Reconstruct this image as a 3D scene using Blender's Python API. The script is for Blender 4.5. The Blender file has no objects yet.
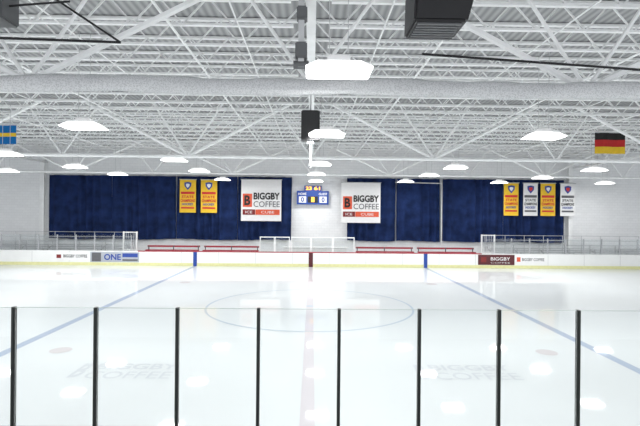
import bpy, bmesh, math, random
from mathutils import Vector, Matrix
random.seed(4)
sc = bpy.context.scene
sc.view_settings.view_transform = 'Standard'
sc.view_settings.look = 'None'
sc.view_settings.exposure = 0.0
COL = sc.collection

# ------------------------------------------------------------ materials
def mat(name, col, rough=0.6, metal=0.0, var=0.06, scale=6.0, spec=0.4, bump=0.0, emis=0.0):
    m = bpy.data.materials.new(name); m.use_nodes = True
    nt = m.node_tree; b = nt.nodes['Principled BSDF']
    b.inputs['Roughness'].default_value = rough
    b.inputs['Metallic'].default_value = metal
    b.inputs['Specular IOR Level'].default_value = spec
    tc = nt.nodes.new('ShaderNodeTexCoord')
    n = nt.nodes.new('ShaderNodeTexNoise'); n.inputs['Scale'].default_value = scale
    n.inputs['Detail'].default_value = 3
    nt.links.new(tc.outputs['Object'], n.inputs['Vector'])
    r = nt.nodes.new('ShaderNodeValToRGB')
    r.color_ramp.elements[0].position = 0.3; r.color_ramp.elements[1].position = 0.7
    r.color_ramp.elements[0].color = (*[c*(1-var) for c in col], 1)
    r.color_ramp.elements[1].color = (*[min(1, c*(1+var)) for c in col], 1)
    nt.links.new(n.outputs['Fac'], r.inputs['Fac'])
    nt.links.new(r.outputs['Color'], b.inputs['Base Color'])
    if bump:
        bp = nt.nodes.new('ShaderNodeBump'); bp.inputs['Strength'].default_value = bump
        bp.inputs['Distance'].default_value = 0.02
        nt.links.new(n.outputs['Fac'], bp.inputs['Height'])
        nt.links.new(bp.outputs['Normal'], b.inputs['Normal'])
    if emis:
        nt.links.new(r.outputs['Color'], b.inputs['Emission Color'])
        b.inputs['Emission Strength'].default_value = emis
    return m

def glass_mat(name, tint, k=0.6):
    m = bpy.data.materials.new(name); m.use_nodes = True
    nt = m.node_tree; nt.nodes.clear()
    o = nt.nodes.new('ShaderNodeOutputMaterial')
    mx = nt.nodes.new('ShaderNodeMixShader'); t = nt.nodes.new('ShaderNodeBsdfTransparent')
    g = nt.nodes.new('ShaderNodeBsdfGlossy'); f = nt.nodes.new('ShaderNodeFresnel')
    mu = nt.nodes.new('ShaderNodeMath'); mu.operation = 'MULTIPLY'; mu.inputs[1].default_value = k
    f.inputs['IOR'].default_value = 1.45
    t.inputs['Color'].default_value = (*tint, 1); g.inputs['Roughness'].default_value = 0.02
    nt.links.new(f.outputs[0], mu.inputs[0]); nt.links.new(mu.outputs[0], mx.inputs[0])
    nt.links.new(t.outputs[0], mx.inputs[1]); nt.links.new(g.outputs[0], mx.inputs[2])
    nt.links.new(mx.outputs[0], o.inputs['Surface'])
    return m

M = {}
M['steel'] = mat('white_painted_steel', (0.88,0.89,0.89), 0.5, 0, 0.05, 3)
M['steel2'] = mat('grey_painted_steel', (0.55,0.56,0.57), 0.5, 0, 0.05, 3)
M['darkgrey'] = mat('dark_grey_metal', (0.13,0.135,0.14), 0.5, 0.2)
M['black'] = mat('black_metal', (0.012,0.012,0.014), 0.45)
M['post'] = mat('black_post', (0.012,0.016,0.014), 0.4)
M['grille'] = mat('black_grille', (0.03,0.03,0.032), 0.7, 0, 0.4, 60)
M['alu'] = mat('brushed_aluminium', (0.55,0.56,0.58), 0.35, 0.6)
M['ballast'] = mat('fixture_white_enamel', (0.8,0.8,0.8), 0.4)
M['acrylic'] = mat('glowing_prismatic_acrylic', (1,1,1), 0.4, 0, 0.0, 6, 0.4, 0, 1.3)
M['curtain'] = mat('navy_curtain_fabric', (0.013,0.027,0.092), 0.9, 0, 0.4, 1.4, 0.1)
M['board'] = mat('white_dasher_plastic', (0.86,0.87,0.86), 0.35, 0, 0.02, 2)
M['kick'] = mat('yellow_kickplate', (0.74,0.73,0.38), 0.4, 0, 0.05)
M['redcap'] = mat('red_plastic', (0.42,0.03,0.05), 0.4)
M['redseat'] = mat('red_bench_paint', (0.38,0.04,0.06), 0.45)
M['maroon'] = mat('maroon_vinyl', (0.10,0.02,0.025), 0.5)
M['darkred'] = mat('dark_red_ink', (0.22,0.025,0.025), 0.6)
M['bluep'] = mat('blue_vinyl', (0.02,0.07,0.34), 0.5)
M['white'] = mat('white_vinyl', (0.86,0.86,0.86), 0.6, 0, 0.02)
M['ink'] = mat('black_ink', (0.015,0.015,0.017), 0.6)
M['greyink'] = mat('grey_ink', (0.12,0.12,0.13), 0.6)
M['orange'] = mat('orange_red_ink', (0.72,0.11,0.05), 0.6)
M['yellow'] = mat('yellow_banner_cloth', (0.88,0.56,0.04), 0.8, 0, 0.05)
M['redink'] = mat('red_ink', (0.62,0.04,0.03), 0.6)
M['blueink'] = mat('blue_ink', (0.03,0.07,0.33), 0.6)
M['flagblue'] = mat('flag_blue', (0.0,0.14,0.42), 0.8)
M['flagyel'] = mat('flag_yellow', (0.75,0.5,0.03), 0.8)
M['flagred'] = mat('flag_red', (0.45,0.02,0.02), 0.8)
M['flagblack'] = mat('flag_black', (0.012,0.012,0.012), 0.8)
M['led'] = mat('orange_led', (1.0,0.5,0.06), 0.5, 0, 0.02, 6, 0.4, 0, 1.2)
M['lens'] = mat('lamp_lens', (1,1,1), 0.4, 0, 0.0, 6, 0.4, 0, 7.0)
M['glass'] = glass_mat('near_glass', (0.97,0.98,0.98), 0.45)
M['glass2'] = glass_mat('far_glass', (0.96,0.975,0.975), 0.8)
M['glassedge'] = mat('glass_edge', (0.55,0.62,0.60), 0.3)
M['floor'] = mat('concrete_floor', (0.42,0.42,0.43), 0.6, 0, 0.1, 1.2)
def ice_like(n, c, v=0.01):
    m = mat(n, c, 0.04, 0, v, 0.35, 0.045)
    return m
M['ice'] = ice_like('ice_surface', (0.765,0.80,0.81), 0.02)
M['iceblue'] = ice_like('ice_blue_paint', (0.46,0.53,0.65))
M['icecirc'] = ice_like('ice_circle_paint', (0.54,0.63,0.72))
M['icered'] = ice_like('ice_red_paint', (0.70,0.67,0.70))
M['icedot'] = ice_like('ice_dot_paint', (0.68,0.65,0.66))
M['icelogo'] = ice_like('ice_logo_paint', (0.675,0.71,0.74))

def netting():
    m = mat('netting', (0.60,0.61,0.62), 0.85, 0, 0.02)
    nt = m.node_tree; b = nt.nodes['Principled BSDF']
    tc = nt.nodes.new('ShaderNodeTexCoord'); v = nt.nodes.new('ShaderNodeTexVoronoi')
    v.inputs['Scale'].default_value = 40
    nt.links.new(tc.outputs['Object'], v.inputs['Vector'])
    r = nt.nodes.new('ShaderNodeValToRGB')
    r.color_ramp.elements[0].color = (0.42,0.43,0.44,1); r.color_ramp.elements[1].color = (0.64,0.65,0.66,1)
    r.color_ramp.elements[0].position = 0.1; r.color_ramp.elements[1].position = 0.6
    nt.links.new(v.outputs['Distance'], r.inputs['Fac']); nt.links.new(r.outputs['Color'], b.inputs['Base Color'])
    return m
M['net'] = netting()
def blockwall():
    m = mat('painted_block_wall', (0.72,0.73,0.74), 0.8)
    nt = m.node_tree; b = nt.nodes['Principled BSDF']
    tc = nt.nodes.new('ShaderNodeTexCoord'); mp = nt.nodes.new('ShaderNodeMapping')
    mp.inputs['Rotation'].default_value = (math.radians(90), 0, 0)
    br = nt.nodes.new('ShaderNodeTexBrick'); br.inputs['Scale'].default_value = 1.0
    br.inputs['Brick Width'].default_value = 0.4; br.inputs['Row Height'].default_value = 0.2
    br.inputs['Mortar Size'].default_value = 0.006
    br.inputs['Color1'].default_value = (0.85,0.86,0.87,1); br.inputs['Color2'].default_value = (0.89,0.90,0.91,1)
    br.inputs['Mortar'].default_value = (0.73,0.74,0.75,1)
    nt.links.new(tc.outputs['Object'], mp.inputs['Vector']); nt.links.new(mp.outputs['Vector'], br.inputs['Vector'])
    nt.links.new(br.outputs['Color'], b.inputs['Base Color'])
    return m
M['wall'] = blockwall()
def deck():
    m = mat('metal_roof_deck', (0.3,0.3,0.3), 0.6)
    nt = m.node_tree; b = nt.nodes['Principled BSDF']
    tc = nt.nodes.new('ShaderNodeTexCoord'); w = nt.nodes.new('ShaderNodeTexWave')
    w.bands_direction = 'X'; w.inputs['Scale'].default_value = 1.6
    nt.links.new(tc.outputs['Object'], w.inputs['Vector'])
    r = nt.nodes.new('ShaderNodeValToRGB')
    r.color_ramp.elements[0].color = (0.26,0.265,0.27,1); r.color_ramp.elements[1].color = (0.42,0.425,0.43,1)
    nt.links.new(w.outputs['Fac'], r.inputs['Fac']); nt.links.new(r.outputs['Color'], b.inputs['Base Color'])
    return m
M['deck'] = deck()

# ------------------------------------------------------------ helpers
def box(bm, x0, x1, y0, y1, z0, z1):
    vs = [bm.verts.new(p) for p in [(x0,y0,z0),(x1,y0,z0),(x1,y1,z0),(x0,y1,z0),(x0,y0,z1),(x1,y0,z1),(x1,y1,z1),(x0,y1,z1)]]
    for f in [(0,3,2,1),(4,5,6,7),(0,1,5,4),(1,2,6,5),(2,3,7,6),(3,0,4,7)]:
        bm.faces.new([vs[i] for i in f])
def beam(bm, p, q, r, n=6):
    p = Vector(p); q = Vector(q); d = (q-p).normalized()
    a = d.cross(Vector((0,0,1)))
    if a.length < 1e-3: a = Vector((1,0,0))
    a.normalize(); b = d.cross(a)
    A = []; B = []
    for i in range(n):
        t = 2*math.pi*(i+0.5)/n; o = a*math.cos(t)*r + b*math.sin(t)*r
        A.append(bm.verts.new(p+o)); B.append(bm.verts.new(q+o))
    for i in range(n):
        j = (i+1) % n; bm.faces.new([A[i],A[j],B[j],B[i]])
    bm.faces.new(A[::-1]); bm.faces.new(B)
def mk(name, bm, m, parent=None, loc=(0,0,0), smooth=False):
    bmesh.ops.recalc_face_normals(bm, faces=bm.faces[:])
    me = bpy.data.meshes.new(name); bm.to_mesh(me); bm.free()
    if m: me.materials.append(m)
    if smooth:
        for p in me.polygons: p.use_smooth = True
    o = bpy.data.objects.new(name, me); COL.objects.link(o); o.location = loc
    if parent: o.parent = parent
    return o
def root(name, loc, label, cat, group=None):
    o = bpy.data.objects.new(name, None); o.empty_display_size = 0.2
    COL.objects.link(o); o.location = loc; tag(o, label, cat, group); return o
def tag(o, label, cat, group=None):
    o['label'] = label; o['category'] = cat
    if group: o['group'] = group
    return o
def B(name, x0,x1,y0,y1,z0,z1, m, parent=None, loc=(0,0,0), bevel=0):
    bm = bmesh.new(); box(bm, x0,x1,y0,y1,z0,z1)
    if bevel: bmesh.ops.bevel(bm, geom=bm.edges[:], offset=bevel, segments=2, affect='EDGES')
    return mk(name, bm, m, parent, loc)
def dup(r, loc, label=None):
    n = r.copy(); COL.objects.link(n); n.location = loc
    if label: n['label'] = label
    def rec(src, dst):
        for c in src.children:
            k = c.copy(); COL.objects.link(k); k.parent = dst; rec(c, k)
    rec(r, n)
    return n
def text(s, name, m, parent, x0, x1, z0, z1, y, bold=0.02, flat=False, mirror=False):
    cu = bpy.data.curves.new('t', 'FONT'); cu.body = s; cu.size = 1; cu.offset = bold
    cu.resolution_u = 3
    o = bpy.data.objects.new('t', cu); COL.objects.link(o)
    bpy.context.view_layer.update()
    me = bpy.data.meshes.new_from_object(o.evaluated_get(bpy.context.evaluated_depsgraph_get()))
    bpy.data.objects.remove(o)
    xs = [v.co.x for v in me.vertices]; ys = [v.co.y for v in me.vertices]
    ax, bx, ay, by = min(xs), max(xs), min(ys), max(ys)
    for v in me.vertices:
        u = (v.co.x-ax)/(bx-ax); w = (v.co.y-ay)/(by-ay)
        if flat: v.co = (x0+u*(x1-x0), z0+w*(z1-z0), y)
        else: v.co = (x0+u*(x1-x0), y, z0+w*(z1-z0))
    me.name = name; me.materials.clear(); me.materials.append(m)
    ob = bpy.data.objects.new(name, me); COL.objects.link(ob); ob.parent = parent
    return ob

YB = 36.0; YF = 31.3; YN = 5.4; ZD = 8.4
# ------------------------------------------------------------ room shell
w = B('wall_back', -36,36, YB,YB+0.3, 0,ZD, M['wall']); w['kind'] = 'structure'
w = B('ceiling', -36,36, -3,YB+0.3, ZD,ZD+0.15, M['deck']); w['kind'] = 'structure'
w = B('floor', -36,36, -3,YB+0.3, -0.3,-0.06, M['floor']); w['kind'] = 'structure'
w = B('baseboard_back', -36,36, YB-0.03,YB, -0.06,0.12, M['darkgrey']); w['kind'] = 'structure'

# ------------------------------------------------------------ ice
ice = B('ice_rink', -30,30, YN+.02,YF-.02, -0.06,0.0, M['ice'])
tag(ice, 'glossy white ice sheet with faint painted hockey markings', 'ice')
e = 0.004
def strip(name, x0,x1,y0,y1,m):
    bm = bmesh.new(); vs = [bm.verts.new(p) for p in [(x0,y0,e),(x1,y0,e),(x1,y1,e),(x0,y1,e)]]; bm.faces.new(vs)
    return mk(name, bm, m, ice)
strip('blue_line', -7.76,-7.5, YN+.1,YF-.05, M['iceblue'])
strip('blue_line', 7.5,7.76, YN+.1,YF-.05, M['iceblue'])
strip('red_line', -0.13,0.13, YN+.1,YF-.05, M['icered'])
def ring(name, cx, cy, r0, r1, m, z=0.006, n=96):
    bm = bmesh.new(); a=[]; b=[]
    for i in range(n):
        t = 2*math.pi*i/n
        a.append(bm.verts.new((cx+r0*math.cos(t), cy+r0*math.sin(t), z)))
        b.append(bm.verts.new((cx+r1*math.cos(t), cy+r1*math.sin(t), z)))
    for i in range(n):
        j=(i+1)%n; bm.faces.new([a[i],b[i],b[j],a[j]])
    return mk(name, bm, m, ice)
ring('centre_circle', 0,18.1, 3.85,3.93, M['icecirc'])
ring('centre_dot', 0,18.1, 0.001,0.14, M['icecirc'], 0.008, 24)
for x in (-6.35,6.2):
    for y in (12.2, 24.0):
        ring('faceoff_dot', x, y, 0.001,0.27, M['icedot'], 0.006, 32)
for x0,x1 in ((-5.2,-3.0),(2.45,4.7)):
    text('BIGGBY', 'ice_logo', M['icelogo'], ice, x0+.35,x1, 10.75,11.15, 0.005, 0.02, True)
    text('COFFEE', 'ice_logo', M['icelogo'], ice, x0+.35,x1, 10.15,10.6, 0.005, 0.005, True)
    text('B', 'ice_logo', M['icelogo'], ice, x0,x0+.25, 10.2,11.15, 0.005, 0.03, True)

# ------------------------------------------------------------ far boards
fb = root('rink_board', (0,YF,0), 'long white hockey dasher boards with yellow kickplate and adverts', 'rink boards')
B('board_face', -30,30, 0,0.12, 0.2,0.93, M['board'], fb)
B('kickplate', -30,30, -0.015,0.12, 0,0.2, M['kick'], fb)['label'] = 'pale yellow kickplate strip'
B('cap_rail', -30,-11.4, -0.02,0.14, 0.93,0.97, M['board'], fb)
B('cap_rail', -11.4,11.4, -0.02,0.14, 0.93,0.98, M['redcap'], fb)['label'] = 'dark red cap rail'
B('cap_rail', 11.4,30, -0.02,0.14, 0.93,0.97, M['board'], fb)
B('line_marker', -7.76,-7.52, -0.02,0, 0.0,0.93, M['bluep'], fb)
B('line_marker', 7.52,7.76, -0.02,0, 0.0,0.93, M['bluep'], fb)
B('line_marker', -0.14,0.14, -0.02,0, 0.0,0.93, M['maroon'], fb)
# board seams
bm = bmesh.new()
for i in range(-12,13):
    box(bm, i*2.44-0.01+1.22, i*2.44+0.01+1.22, -0.004, 0, 0.2, 0.93)
mk('panel_seam', bm, M['steel2'], fb)
# adverts
def advert(x0,x1,z0,z1,m,lab):
    a = B('advert', x0,x1,-0.012,-0.001,z0,z1,m,fb); a['label'] = lab; return a
a = advert(-16.8,-14.6,0.32,0.84,M['white'],'white advert with dark and brown lettering')
B('logo_block', -16.7,-16.4,-0.016,-0.012,0.46,0.7,M['darkred'],a)
text('BIGGBY COFFEE','lettering',M['ink'],a,-16.25,-14.7,0.5,0.7,-0.018,0.02)
a = advert(-14.5,-11.3,0.22,0.88,mat('grey_advert',(0.42,0.45,0.5),0.5),'grey advert with large lettering')
text('ONE','lettering',M['blueink'],a,-13.6,-12.5,0.35,0.76,-0.018,0.03)
B('photo_block', -14.4,-13.8,-0.016,-0.012,0.26,0.84,M['greyink'],a)
B('photo_block', -12.4,-11.4,-0.016,-0.012,0.55,0.8,M['blueink'],a)
B('photo_block', -12.4,-11.4,-0.016,-0.012,0.3,0.42,M['greyink'],a)
a = advert(11.15,13.6,0.22,0.9,M['maroon'],'dark maroon advert with pale lettering')
text('BIGGBY','lettering',M['white'],a,12.0,13.3,0.52,0.74,-0.018,0.01)
text('COFFEE','lettering',M['steel2'],a,12.0,13.3,0.32,0.42,-0.018,0.0)
B('logo_block', 11.35,11.7,-0.016,-0.012,0.4,0.74,M['darkred'],a)
a = advert(13.7,15.7,0.35,0.85,M['white'],'white advert with red and grey lettering')
text('BIGGBY COFFEE','lettering',M['greyink'],a,14.1,15.6,0.5,0.7,-0.018,0.02)
B('logo_block', 13.75,14.0,-0.016,-0.012,0.45,0.75,M['orange'],a)

# ------------------------------------------------------------ far glass
def far_panel(x0, x1, z1, frame=False):
    r = root('glass_partition', ((x0+x1)/2, YF+0.06, 0.97), 'clear partition panel with pale metal frame on the boards' if frame else 'clear shield panel with slim grey uprights on the boards', 'glass panel', 'partition panels along the far boards')
    h = (x1-x0)/2; t = 0.05 if frame else 0.025; z = z1-0.97
    m = M['white'] if frame else M['alu']
    B('pane', -h+t,h-t,-0.006,0.006,0,z-0.01,M['glass2'],r)
    B('upright', -h,-h+t,-0.03,0.03,0,z,m,r); B('upright', h-t,h,-0.03,0.03,0,z,m,r)
    if frame: B('top_rail', -h+t,h-t,-0.03,0.03,z-0.06,z,m,r)
    return r
for x0,x1 in ((-3.4,-2.4),(-2.4,-1.4),(-1.3,0.0),(0.0,1.45),(1.45,2.9)):
    far_panel(x0+.01,x1-.01,1.98,True)
x = -24.0
while x < -12.4:
    far_panel(x, x+1.2, 2.0); x += 1.22
x = 12.2
while x < 25:
    far_panel(x, x+1.2, 2.0); x += 1.22

# ------------------------------------------------------------ player benches
def bench(x0,x1):
    r = root('player_bench', ((x0+x1)/2,33.4,-0.06), 'long red slatted players bench on a raised step behind the boards', 'bench', 'players benches')
    h=(x1-x0)/2
    B('step', -h,h,-0.9,0.5,0,0.45,M['steel2'],r)
    B('seat', -h,h,-0.2,0.2,0.9,0.96,M['redseat'],r)
    B('backrest', -h,h,0.32,0.37,1.12,1.24,M['redseat'],r)
    n=max(2,int(h)); 
    for i in range(n+1):
        x=-h+0.1+(2*h-0.2)*i/n
        bm=bmesh.new(); box(bm,x-.03,x+.03,-0.15,0.15,0.45,0.9); box(bm,x-.03,x+.03,0.15,0.32,0.8,0.86); box(bm,x-.03,x+.03,0.26,0.32,0.8,1.22)
        mk('leg',bm,M['darkgrey'],r)
for a,b in ((-11.6,-7.9),(-7.6,-3.7),(3.2,7.3),(7.6,11.7)): bench(a,b)
# timekeeper table at centre
r = root('timekeeper_table',(0.3,33.2,-0.06),'white timekeeper counter with panelled front','table')
B('worktop',-2.3,2.3,-0.35,0.35,1.2,1.25,M['white'],r)
B('front_panel',-2.2,2.2,-0.3,-0.26,0,1.2,M['ballast'],r)
B('leg',-2.2,-2.1,-0.26,0.3,0,1.2,M['steel2'],r); B('leg',2.1,2.2,-0.26,0.3,0,1.2,M['steel2'],r)

# ------------------------------------------------------------ bleachers
def bleacher(x0,x1):
    r = root('bleacher', ((x0+x1)/2,32.3,-0.06), 'aluminium bleacher with plank rows and tubular guard rail', 'bleacher', 'spectator bleachers')
    h=(x1-x0)/2; N=4
    for i in range(N):
        B('seat_plank',-h,h,0.3+i*0.62,0.58+i*0.62,0.75+i*0.22,0.79+i*0.22,M['alu'],r)
        B('foot_plank',-h,h,0.0+i*0.62,0.26+i*0.62,0.38+i*0.22,0.42+i*0.22,M['alu'],r)
    n=6
    for k in range(n+1):
        x=-h+0.05+(2*h-0.1)*k/n
        bm=bmesh.new()
        beam(bm,(x,0.05,0.3),(x,2.45,1.2),0.03)
        for i in range(N):
            y=0.45+i*0.62; beam(bm,(x,y,0),(x,y,0.75+i*0.22),0.025)
        mk('frame',bm,M['steel2'],r)
    bm=bmesh.new()
    for z in (1.75,2.1): beam(bm,(-h,2.6,z),(h,2.6,z),0.02)
    for k in range(9):
        x=-h+2*h*k/8; beam(bm,(x,2.6,0),(x,2.6,2.1),0.02)
    mk('guard_rail',bm,M['alu'],r)
bleacher(-24.5,-13.0); bleacher(13.0,24.5)
# stair end panels
for x in (-12.4,12.3):
    r = root('stair_gate',(x,32.6,-0.06),'white framed gate with vertical bars beside the bleacher','gate')
    bm=bmesh.new()
    for xx in (-0.45,0.45): box(bm,xx-.04,xx+.04,-.04,.04,0,2.25)
    for zz in (1.0,2.2): box(bm,-.45,.45,-.03,.03,zz-.03,zz+.03)
    mk('frame',bm,M['white'],r)
    bm=bmesh.new()
    for i in range(7): xx=-0.36+i*0.12; box(bm,xx-.012,xx+.012,-.01,.01,1.0,2.2)
    mk('bars',bm,M['alu'],r)

# ------------------------------------------------------------ curtains
def curtain(x0,x1,z0=1.5,z1=6.25,seed=0):
    r = root('curtain', ((x0+x1)/2, YB-0.3, z0), 'navy blue pleated fabric curtain hanging on the white wall', 'curtain', 'wall curtains')
    h=(x1-x0)/2; bm=bmesh.new(); rnd=random.Random(seed)
    n=int((x1-x0)/0.04); rows=8
    ph=[rnd.uniform(0,6.28) for _ in range(4)]
    g=[]
    for j in range(rows+1):
        v=j/rows; row=[]
        for i in range(n+1):
            x=-h+2*h*i/n
            a=(math.sin(x*9+2.2*math.sin(x*1.7+ph[0]))*0.11+math.sin(x*4.1+ph[1]+v*0.5)*0.06+math.sin(x*1.3+ph[2])*0.03)*(1.1-0.4*v)
            zz=(z1-z0)*v - (0.04*math.sin(x*1.1+ph[3]))*(1-v)
            row.append(bm.verts.new((x+0.02*math.sin(x*9+v*2),a,zz)))
        g.append(row)
    for j in range(rows):
        for i in range(n): bm.faces.new([g[j][i],g[j][i+1],g[j+1][i+1],g[j+1][i]])
    mk('fabric',bm,M['curtain'],r,smooth=True)
    bm=bmesh.new(); beam(bm,(-h,0.0,z1-z0+0.05),(h,0.0,z1-z0+0.05),0.035)
    mk('rail',bm,M['steel2'],r)
for i,(a,b) in enumerate(((-19.66,-15.0),(-14.95,-10.2),(-10.12,-5.6),(-5.55,-1.5),(2.7,6.4),(6.45,9.75),(9.95,14.6),(14.65,19.3))):
    curtain(a,b,seed=i)

# wall columns & conduit
for x in (-20.15,19.75):
    r = root('wall_column',(x,YB-0.2,-0.06),'white steel wide flange column against the wall','column','wall columns')
    bm=bmesh.new(); box(bm,-.16,.16,-.18,-.15,0,ZD); box(bm,-.16,.16,.15,.18,0,ZD); box(bm,-.015,.015,-.15,.15,0,ZD)
    mk('column_shaft',bm,M['steel'],r); B('base_plate',-.25,.25,-.2,.2,0,.03,M['steel2'],r)
bm=bmesh.new(); beam(bm,(9.85,YB-.5,0.0),(9.85,YB-.5,5.9),0.035); beam(bm,(9.85,YB-.5,5.9),(6.3,YB-.5,5.95),0.03); beam(bm,(9.85,YB-.5,-.06),(9.85,YB-.5,0.0),0.06)
tag(mk('conduit_pipe',bm,M['white']),'thin white conduit running up and along the curtains','pipe')

# ------------------------------------------------------------ banners
YBan = YB-0.64
def banner(x0,x1,z0,z1,m,label,group):
    r = root('banner',((x0+x1)/2,YBan,z0),label,'banner',group)
    h=(x1-x0)/2; H=z1-z0
    bm=bmesh.new(); n=10; g=[]
    for j in range(7):
        row=[]
        for i in range(n+1):
            x=-h+2*h*i/n; row.append(bm.verts.new((x,0.006*math.sin(x*3),H*j/6)))
        g.append(row)
    for j in range(6):
        for i in range(n): bm.faces.new([g[j][i],g[j][i+1],g[j+1][i+1],g[j+1][i]])
    mk('cloth',bm,m,r)
    bm=bmesh.new(); beam(bm,(-h-.05,0,H+.02),(h+.05,0,H+.02),0.03); mk('pole',bm,M['steel2'],r)
    return r,h,H
def coffee(x0,x1,z0,z1):
    r,h,H = banner(x0,x1,z0,z1,M['white'],'large white sponsor banner with orange block and black lettering','sponsor banners')
    y=-0.03
    B('logo_block',-h*.92,-h*.46,y,y+.01,H*.34,H*.66,M['orange'],r)
    text('B','lettering',M['ink'],r,-h*.84,-h*.54,H*.38,H*.62,y-.008,0.04)
    text('BIGGBY','lettering',M['ink'],r,-h*.38,h*.92,H*.69-H*.17,H*.69,y,0.03)
    text('COFFEE','lettering',M['greyink'],r,-h*.38,h*.92,H*.34,H*.34+H*.14,y,0.0)
    B('logo_strip',-h*.92,-h*.3,y,y+.01,H*.15,H*.28,M['darkred'],r)
    B('logo_strip',-h*.28,h*.92,y,y+.01,H*.15,H*.28,M['orange'],r)
    text('ICE','lettering',M['white'],r,-h*.78,-h*.44,H*.185,H*.245,y-.008,0.0)
    text('CUBE','lettering',M['white'],r,0,h*.65,H*.185,H*.245,y-.008,0.0)
coffee(-5.25,-2.25,2.94,6.02); coffee(2.25,5.18,2.87,5.87)
def champ(x0,x1,yellow):
    r,h,H = banner(x0,x1,3.52,5.97,M['yellow'] if yellow else M['white'],
        'yellow championship banner with blue crest and red lettering' if yellow else 'white championship banner with blue crest and dark lettering','championship banners')
    y=-0.03; c1=M['blueink']; c2=M['redink'] if yellow else M['greyink']
    # crest: shield
    bm=bmesh.new(); pts=[(-.26,.28),(0,.34),(.26,.28),(.24,0),(0,-.3),(-.24,0)]
    A=[bm.verts.new((p[0],y,H*.80+p[1]*.95)) for p in pts]; bm.faces.new(A)
    mk('crest',bm,c1,r)
    bm=bmesh.new(); A=[bm.verts.new((p[0]*.55,y-.01,H*.81+p[1]*.5)) for p in pts]; bm.faces.new(A)
    mk('crest',bm,M['white'] if yellow else M['redink'],r)
    B('stripe',-h*.85,h*.85,y,y+.01,H*.56,H*.635,c2,r)
    text('STATE','lettering',c2,r,-h*.75,h*.75,H*.44,H*.52,y,0.03)
    text('CHAMPIONS','lettering',c2,r,-h*.88,h*.88,H*.32,H*.41,y,0.03)
    text('HOCKEY','lettering',c1,r,-h*.7,h*.7,H*.22,H*.29,y,0.03)
    B('stripe',-h*.8,h*.8,y,y+.01,H*.12,H*.17,c2,r)
for x0,x1,yl in ((-9.82,-8.62,1),(-8.25,-7.05,1),(14.5,15.62,1),(15.98,17.08,0),(17.3,18.42,1),(18.8,19.92,0)): champ(x0,x1,yl)

# ------------------------------------------------------------ scoreboard
r = root('scoreboard',(0.1,YB-0.25,4.22),'blue electronic scoreboard with orange lit digits and blue header','scoreboard')
B('body',-1.2,1.2,-0.15,0.2,0,1.02,M['bluep'],r)
B('header',-0.65,0.65,-0.15,0.1,1.02,1.42,M['blueink'],r)
text('23','digits',M['led'],r,-0.55,-0.08,1.08,1.36,-0.17,0.04); text('61','digits',M['led'],r,0.08,0.55,1.08,1.36,-0.17,0.04)
for x0,x1,s in ((-1.05,-0.5,'0'),(0.5,1.05,'0')):
    B('display_window',x0,x1,-0.17,-0.15,0.13,0.6,M['white'],r); text(s,'digits',M['bluep'],r,x0+.16,x1-.16,0.18,0.55,-0.18,0.03)
B('display_window',-0.38,0.38,-0.17,-0.15,0.13,0.6,M['black'],r); text('1','digits',M['led'],r,-0.12,0.12,0.18,0.55,-0.18,0.05)
text('HOME','lettering',M['white'],r,-1.08,-0.48,0.7,0.88,-0.17,0.02); text('GUEST','lettering',M['white'],r,0.45,1.1,0.7,0.88,-0.17,0.02)

# ------------------------------------------------------------ roof joists
def make_joist(L, z1=ZD-0.02, dep=0.68):
    r = bpy.data.objects.new('roof_joist', None); COL.objects.link(r)
    z0=z1-dep
    bm=bmesh.new(); box(bm,0,L,-.06,.06,z1-.06,z1); mk('top_chord',bm,M['steel'],r)
    bm=bmesh.new(); box(bm,0.3,L-0.3,-.05,.05,z0,z0+.05); mk('bottom_chord',bm,M['steel'],r)
    n=int(round(L/0.55)); n+=n%2; bm=bmesh.new()
    for i in range(n):
        xa=L*i/n; xb=L*(i+1)/n
        za,zb=((z1-.04,z0+.03) if i%2==0 else (z0+.03,z1-.04))
        beam(bm,(xa,0,za),(xb,0,zb),0.024,4)
    mk('web',bm,M['steel'],r)
    tag(r,'white open web steel roof joist under the metal deck','roof joist','roof joists')
    return r
rows=[8.0+1.25*i for i in range(23)]
bays=[(-35.8,15.7),(-19.9,19.8),(0.1,19.8),(20.1,15.7)]
for x0,L in bays:
    first=None
    for y in rows:
        if abs(x0)>20.05 or x0<-30:
            if y<26: continue
        if first is None:
            first=make_joist(L); first.location=(x0,y,0)
        else: dup(first,(x0,y,0))
# girders along depth
def girder(x):
    r = root('roof_girder',(x,0,0),'deep white steel truss girder running under the roof','girder','roof girders')
    z1=ZD-0.05; z0=7.15
    bm=bmesh.new(); box(bm,-.09,.09,-2,YB,z1-.12,z1); mk('top_chord',bm,M['steel'],r)
    bm=bmesh.new(); box(bm,-.09,.09,-2,YB,z0,z0+.12); mk('bottom_chord',bm,M['steel'],r)
    bm=bmesh.new(); n=38
    for i in range(n):
        a=-2+38*i/n; b=-2+38*(i+1)/n
        beam(bm,(0,a,z1-.1 if i%2 else z0+.1),(0,b,z0+.1 if i%2 else z1-.1),0.045)
    mk('web',bm,M['steel'],r)
for x in (-20.0,0.0,20.0): girder(x)
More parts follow.
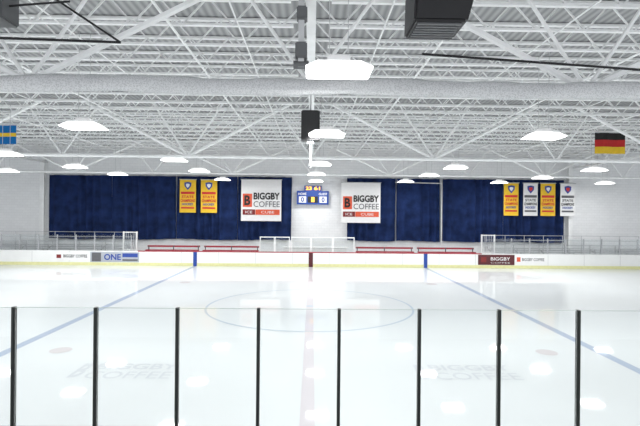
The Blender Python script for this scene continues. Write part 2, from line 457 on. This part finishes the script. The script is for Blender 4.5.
# cross trusses
def cross(d, zb, zt=8.2):
    r = root('cross_truss',(0,d,0),'long span white tubular truss crossing the hall above the ice','truss','cross trusses')
    bm=bmesh.new(); beam(bm,(-35,0,zb),(35,0,zb),0.07,8); mk('bottom_chord',bm,M['steel'],r)
    bm=bmesh.new(); beam(bm,(-35,0,zt+.0),(35,0,zt),0.06,8); mk('top_chord',bm,M['steel'],r)
    bm=bmesh.new(); P=5.2
    for k in range(-6,7):
        if k%2==0:
            x=k*P
            for s in (-1,1):
                beam(bm,(x+s*.8,0,zt),(x+s*P,0,zb),0.065)
                beam(bm,(x,0,zb),(x+s*1.6,0,zt),0.035)
        else:
            x=k*P
            for s in (-1,1): beam(bm,(x,0,zb),(x+s*1.5,0,zt),0.04)
    mk('web',bm,M['steel'],r)
cross(8.8,5.95); cross(19.9,5.9); cross(31.2,6.12)
# rolled netting
bm=bmesh.new(); n=200; k=12; ringv=[]
for i in range(n+1):
    x=-12+24*i/n; c=[]
    for j in range(k):
        t=2*math.pi*j/k; rr=0.15+0.012*math.sin(x*3.1+j)+0.01*math.sin(x*7.7+2*j)
        c.append(bm.verts.new((x, rr*0.9*math.cos(t), rr*math.sin(t)+0.02*math.sin(x*1.3))))
    ringv.append(c)
for i in range(n):
    for j in range(k): bm.faces.new([ringv[i][j],ringv[i+1][j],ringv[i+1][(j+1)%k],ringv[i][(j+1)%k]])
bm.faces.new(ringv[0]); bm.faces.new(ringv[-1])
tag(mk('rolled_netting',bm,M['net'],None,(0,8.55,5.86),True),'grey bundled safety netting strung along the truss','netting')

# pipes
def pipe(p,q,rad,m,label,name='ceiling_pipe'):
    bm=bmesh.new(); beam(bm,p,q,rad,10); o=mk(name,bm,m,None,(0,0,0)); tag(o,label,'pipe')
pipe((1.9,8.0,6.30),(5.9,8.3,6.18),0.022,M['black'],'thin black pipe slung below the roof')
pipe((-7,8.0,6.5),(-3.2,8.0,6.42),0.022,M['black'],'thin black pipe slung below the roof')
pipe((-5.6,8.0,6.95),(-4.0,7.9,7.05),0.018,M['black'],'short thin black pipe under the roof')
pipe((-4.4,8.0,7.2),(-3.2,8.0,6.42),0.018,M['black'],'thin black diagonal hanger pipe')
for x in (-12.8,-8,-3,3,8,12.8):
    pipe((x,2,7.55),(x,35.9,7.55),0.03,M['steel'],'white sprinkler pipe running along the roof','sprinkler_pipe')
for x in (-17.5,-15,-10.4,-5.5,-1.6,1.6,5.5,10.4,15,17.5):
    pipe((x,7.8,7.675),(x,35.8,7.675),0.018,M['steel'],'thin white bridging rod tying the roof joists together','bridging_rod')

# ------------------------------------------------------------ luminaires
def fixture():
    r = bpy.data.objects.new('pendant_light', None); COL.objects.link(r)
    bm=bmesh.new()
    lo=[(-.52,-.34),(.52,-.34),(.52,.34),(-.52,.34)]; up=[(-.34,-.2),(.34,-.2),(.34,.2),(-.34,.2)]
    a=[bm.verts.new((x,y,0.02)) for x,y in lo]; b=[bm.verts.new((x,y,0.15)) for x,y in up]
    for i in range(4): bm.faces.new([a[i],a[(i+1)%4],b[(i+1)%4],b[i]])
    bm.faces.new(b); bm.faces.new(a)
    mk('lamp_shade',bm,M['acrylic'],r)
    B('lens',-.5,.5,-.32,.32,0.0,0.02,M['lens'],r)
    B('ballast_box',-.18,.18,-.12,.12,0.15,0.26,M['ballast'],r)
    for x in (-.15,.15):
        bm=bmesh.new(); beam(bm,(x,0,.26),(x,0,ZD-5.8),0.008,4); mk('suspension_cable',bm,M['steel2'],r)
    tag(r,'glowing white trapezoid high bay light hanging from the roof','ceiling light','high bay lights')
    return r
L=[(.45,7.5),(.45,13.6),(.4,21.9),(.3,27.6),(.3,33.6),
   (-6.1,12.8),(-6.0,20.8),(-6.2,26.2),(-6.2,33),(6.7,13.5),(7.0,22.8),(6.9,27.6),(6.6,33),
   (-12.4,19.4),(-12.2,24.6),(-11.9,29.2),(14.1,23.3),(14,28.4),(13.2,33),(-17.6,27.6),(20.4,32.5),
   (-12.3,12.5),(13.5,13.0),(-7,5.5),(7.3,5.5),(-19,20.8),(20.5,22),(-14,5.5),(14,5.5)]
fx=fixture(); fx.location=(L[0][0],L[0][1],5.8)
roots=[fx]+[dup(fx,(x,y,5.8)) for x,y in L[1:]]
def lamp(E):
    ld=bpy.data.lights.new('lamp','AREA'); ld.shape='RECTANGLE'; ld.size=.98; ld.size_y=.62; ld.energy=E; ld.color=(1,0.995,0.98); return ld
LA=lamp(150); LB=lamp(95)
for q in roots:
    lo=bpy.data.objects.new('lamp',LB if q.location.y>31 else LA); COL.objects.link(lo); lo.parent=q; lo.location=(0,0,-0.012)

# ------------------------------------------------------------ speakers, hangers
r = root('ceiling_speaker',(-0.02,14.0,5.72),'tall black loudspeaker hanging on a white pole','speaker')
B('cabinet',-.27,.27,-.25,.25,0,.86,M['black'],r,bevel=.03)
B('grille',-.24,.24,-.265,-.25,.05,.81,M['grille'],r)
bm=bmesh.new(); beam(bm,(0,0,.86),(0,0,ZD-5.72),.03); beam(bm,(0,0,0),(0,0,-.8),.03); box(bm,-.1,.1,-.1,.1,-.1,0)
mk('mounting_pole',bm,M['steel2'],r)
r = root('heater_unit',(1.62,6.0,5.92),'large black louvred unit heater hanging from the roof','heater')
bm=bmesh.new()
lo=[(-.36,-.32),(.30,-.32),(.30,.32),(-.36,.32)]; up=[(-.34,-.36),(.44,-.36),(.44,.36),(-.34,.36)]
a=[bm.verts.new((x,y,0)) for x,y in lo]; b=[bm.verts.new((x,y,.55)) for x,y in up]
for i in range(4): bm.faces.new([a[i],a[(i+1)%4],b[(i+1)%4],b[i]])
bm.faces.new(b); bm.faces.new(a); bmesh.ops.bevel(bm,geom=bm.edges[:],offset=.03,segments=2,affect='EDGES')
mk('casing',bm,M['black'],r)
bm=bmesh.new()
for i in range(7): y=-.26+i*.08; box(bm,-.3,.24,y,y+.045,-.02,0.0)
mk('louvre',bm,M['darkgrey'],r)
for x in (-.25,.3):
    bm=bmesh.new(); beam(bm,(x,0,.55),(x,0,ZD-5.92),.012); mk('hanger_rod',bm,M['darkgrey'],r)
r = root('ceiling_speaker',(-5.45,8.0,6.72),'small grey loudspeaker box hanging from the roof','speaker')
B('cabinet',-.35,.42,-.25,.25,0,.6,M['darkgrey'],r,bevel=.03); B('grille',-.3,.37,-.265,-.25,.05,.55,M['grille'],r)
bm=bmesh.new(); beam(bm,(0,0,.6),(0,0,ZD-6.72),.02); mk('hanger_rod',bm,M['darkgrey'],r)
r = root('net_hoist',(-0.16,8.05,5.85),'grey motorised hoist with pulley hanging beside the truss','hoist')
bm=bmesh.new(); box(bm,-.05,.05,-.05,.05,0.2,ZD-5.85); mk('mast',bm,M['steel2'],r)
B('motor_box',-.1,.1,-.1,.1,.35,.62,M['darkgrey'],r,bevel=.02); B('motor_box',-.08,.1,-.12,.12,1.0,1.22,M['darkgrey'],r,bevel=.02)
bm=bmesh.new(); beam(bm,(-.13,0,.25),(.13,0,.25),.07,14); mk('pulley',bm,M['darkgrey'],r)

# ------------------------------------------------------------ flags
def flag(x0,x1,z0,z1,kind,label):
    r = root('flag',((x0+x1)/2,22.0,z0),label,'flag')
    h=(x1-x0)/2; H=z1-z0
    def piece(n,a,b,c,d,m,y=0):
        bm=bmesh.new(); N=8
        rows=[[bm.verts.new((a+(b-a)*i/N, y+.04*math.sin((a+(b-a)*i/N)*6), z)) for i in range(N+1)] for z in (c,d)]
        for i in range(N): bm.faces.new([rows[0][i],rows[0][i+1],rows[1][i+1],rows[1][i]])
        mk(n,bm,m,r)
    if kind=='cross':
        piece('field',-h,h,0,H,M['flagblue']); piece('stripe',-h,h,H*.4,H*.6,M['flagyel'],-.01); piece('stripe',-h*.35,-h*.05,0,H,M['flagyel'],-.015)
    else:
        piece('stripe',-h,h,H*2/3,H,M['flagblack']); piece('stripe',-h,h,H/3,H*2/3,M['flagred']); piece('stripe',-h,h,0,H/3,M['flagyel'])
    bm=bmesh.new(); beam(bm,(-h,0,H+.02),(h,0,H+.02),.025); beam(bm,(-h*.8,0,H),(-h*.8,0,ZD-z0),.008,4); beam(bm,(h*.8,0,H),(h*.8,0,ZD-z0),.008,4)
    mk('pole',bm,M['steel2'],r)
flag(-15.4,-13.6,6.62,7.48,'cross','blue flag with yellow cross hanging from the roof')
flag(13.35,14.75,6.5,7.48,'bands','black, red and gold striped flag hanging from the roof')

# ------------------------------------------------------------ near boards and glass
nb = root('rink_board',(0,YN,0),'white hockey dasher boards with red cap rail under the glass','rink boards')
B('board_face',-12,12,-.1,.0,0.2,1.08,M['board'],nb); B('kickplate',-12,12,-.1,.015,-0.06,.2,M['kick'],nb)
B('cap_rail',-12,12,-.12,.04,1.08,1.12,M['redcap'],nb)
S=0.914; base=(340-312)/472*YN+0.05
postx=[base+S*k for k in range(-8,9)]
bm=bmesh.new(); box(bm,-.018,.018,-.03,.03,0,1.375)
bmesh.ops.bevel(bm,geom=[e_ for e_ in bm.edges if abs(e_.verts[0].co.z-e_.verts[1].co.z)>.5],offset=.006,segments=2,affect='EDGES')
p0=mk('glass_post',bm,M['post'],None,(postx[0],YN-.04,1.12)); tag(p0,'slim black upright holding the rink glass','post','rink glass posts')
for x in postx[1:]:
    o=p0.copy(); COL.objects.link(o); o.location=(x,YN-.04,1.12)
g0=root('rink_shield',(postx[0]+S/2,YN-.04,1.12),'clear tempered rink glass sheet between black posts','glass panel','rink glass panels')
B('pane',-S/2+.02,S/2-.02,-.006,.006,0,1.366,M['glass'],g0)
B('top_edge',-S/2+.02,S/2-.02,-.006,.006,1.366,1.372,M['glassedge'],g0)
for x in postx[1:-1]: dup(g0,(x+S/2,YN-.04,1.12))

# ------------------------------------------------------------ world & camera
wd=bpy.data.worlds.new('World'); sc.world=wd; wd.use_nodes=True
bg=wd.node_tree.nodes['Background']; bg.inputs['Color'].default_value=(0.93,0.96,1,1); bg.inputs['Strength'].default_value=1.45
cam=bpy.data.cameras.new('Camera'); co=bpy.data.objects.new('Camera',cam); COL.objects.link(co)
cam.sensor_width=36; cam.lens=472/640*36; cam.clip_end=200
R=Matrix.Rotation(-math.atan(8/472),4,'Z')@Matrix.Rotation(math.radians(90),4,'X')@Matrix.Rotation(math.radians(.54),4,'Z')
co.matrix_world=Matrix.Translation((0.05,0,3.58))@R
sc.camera=co
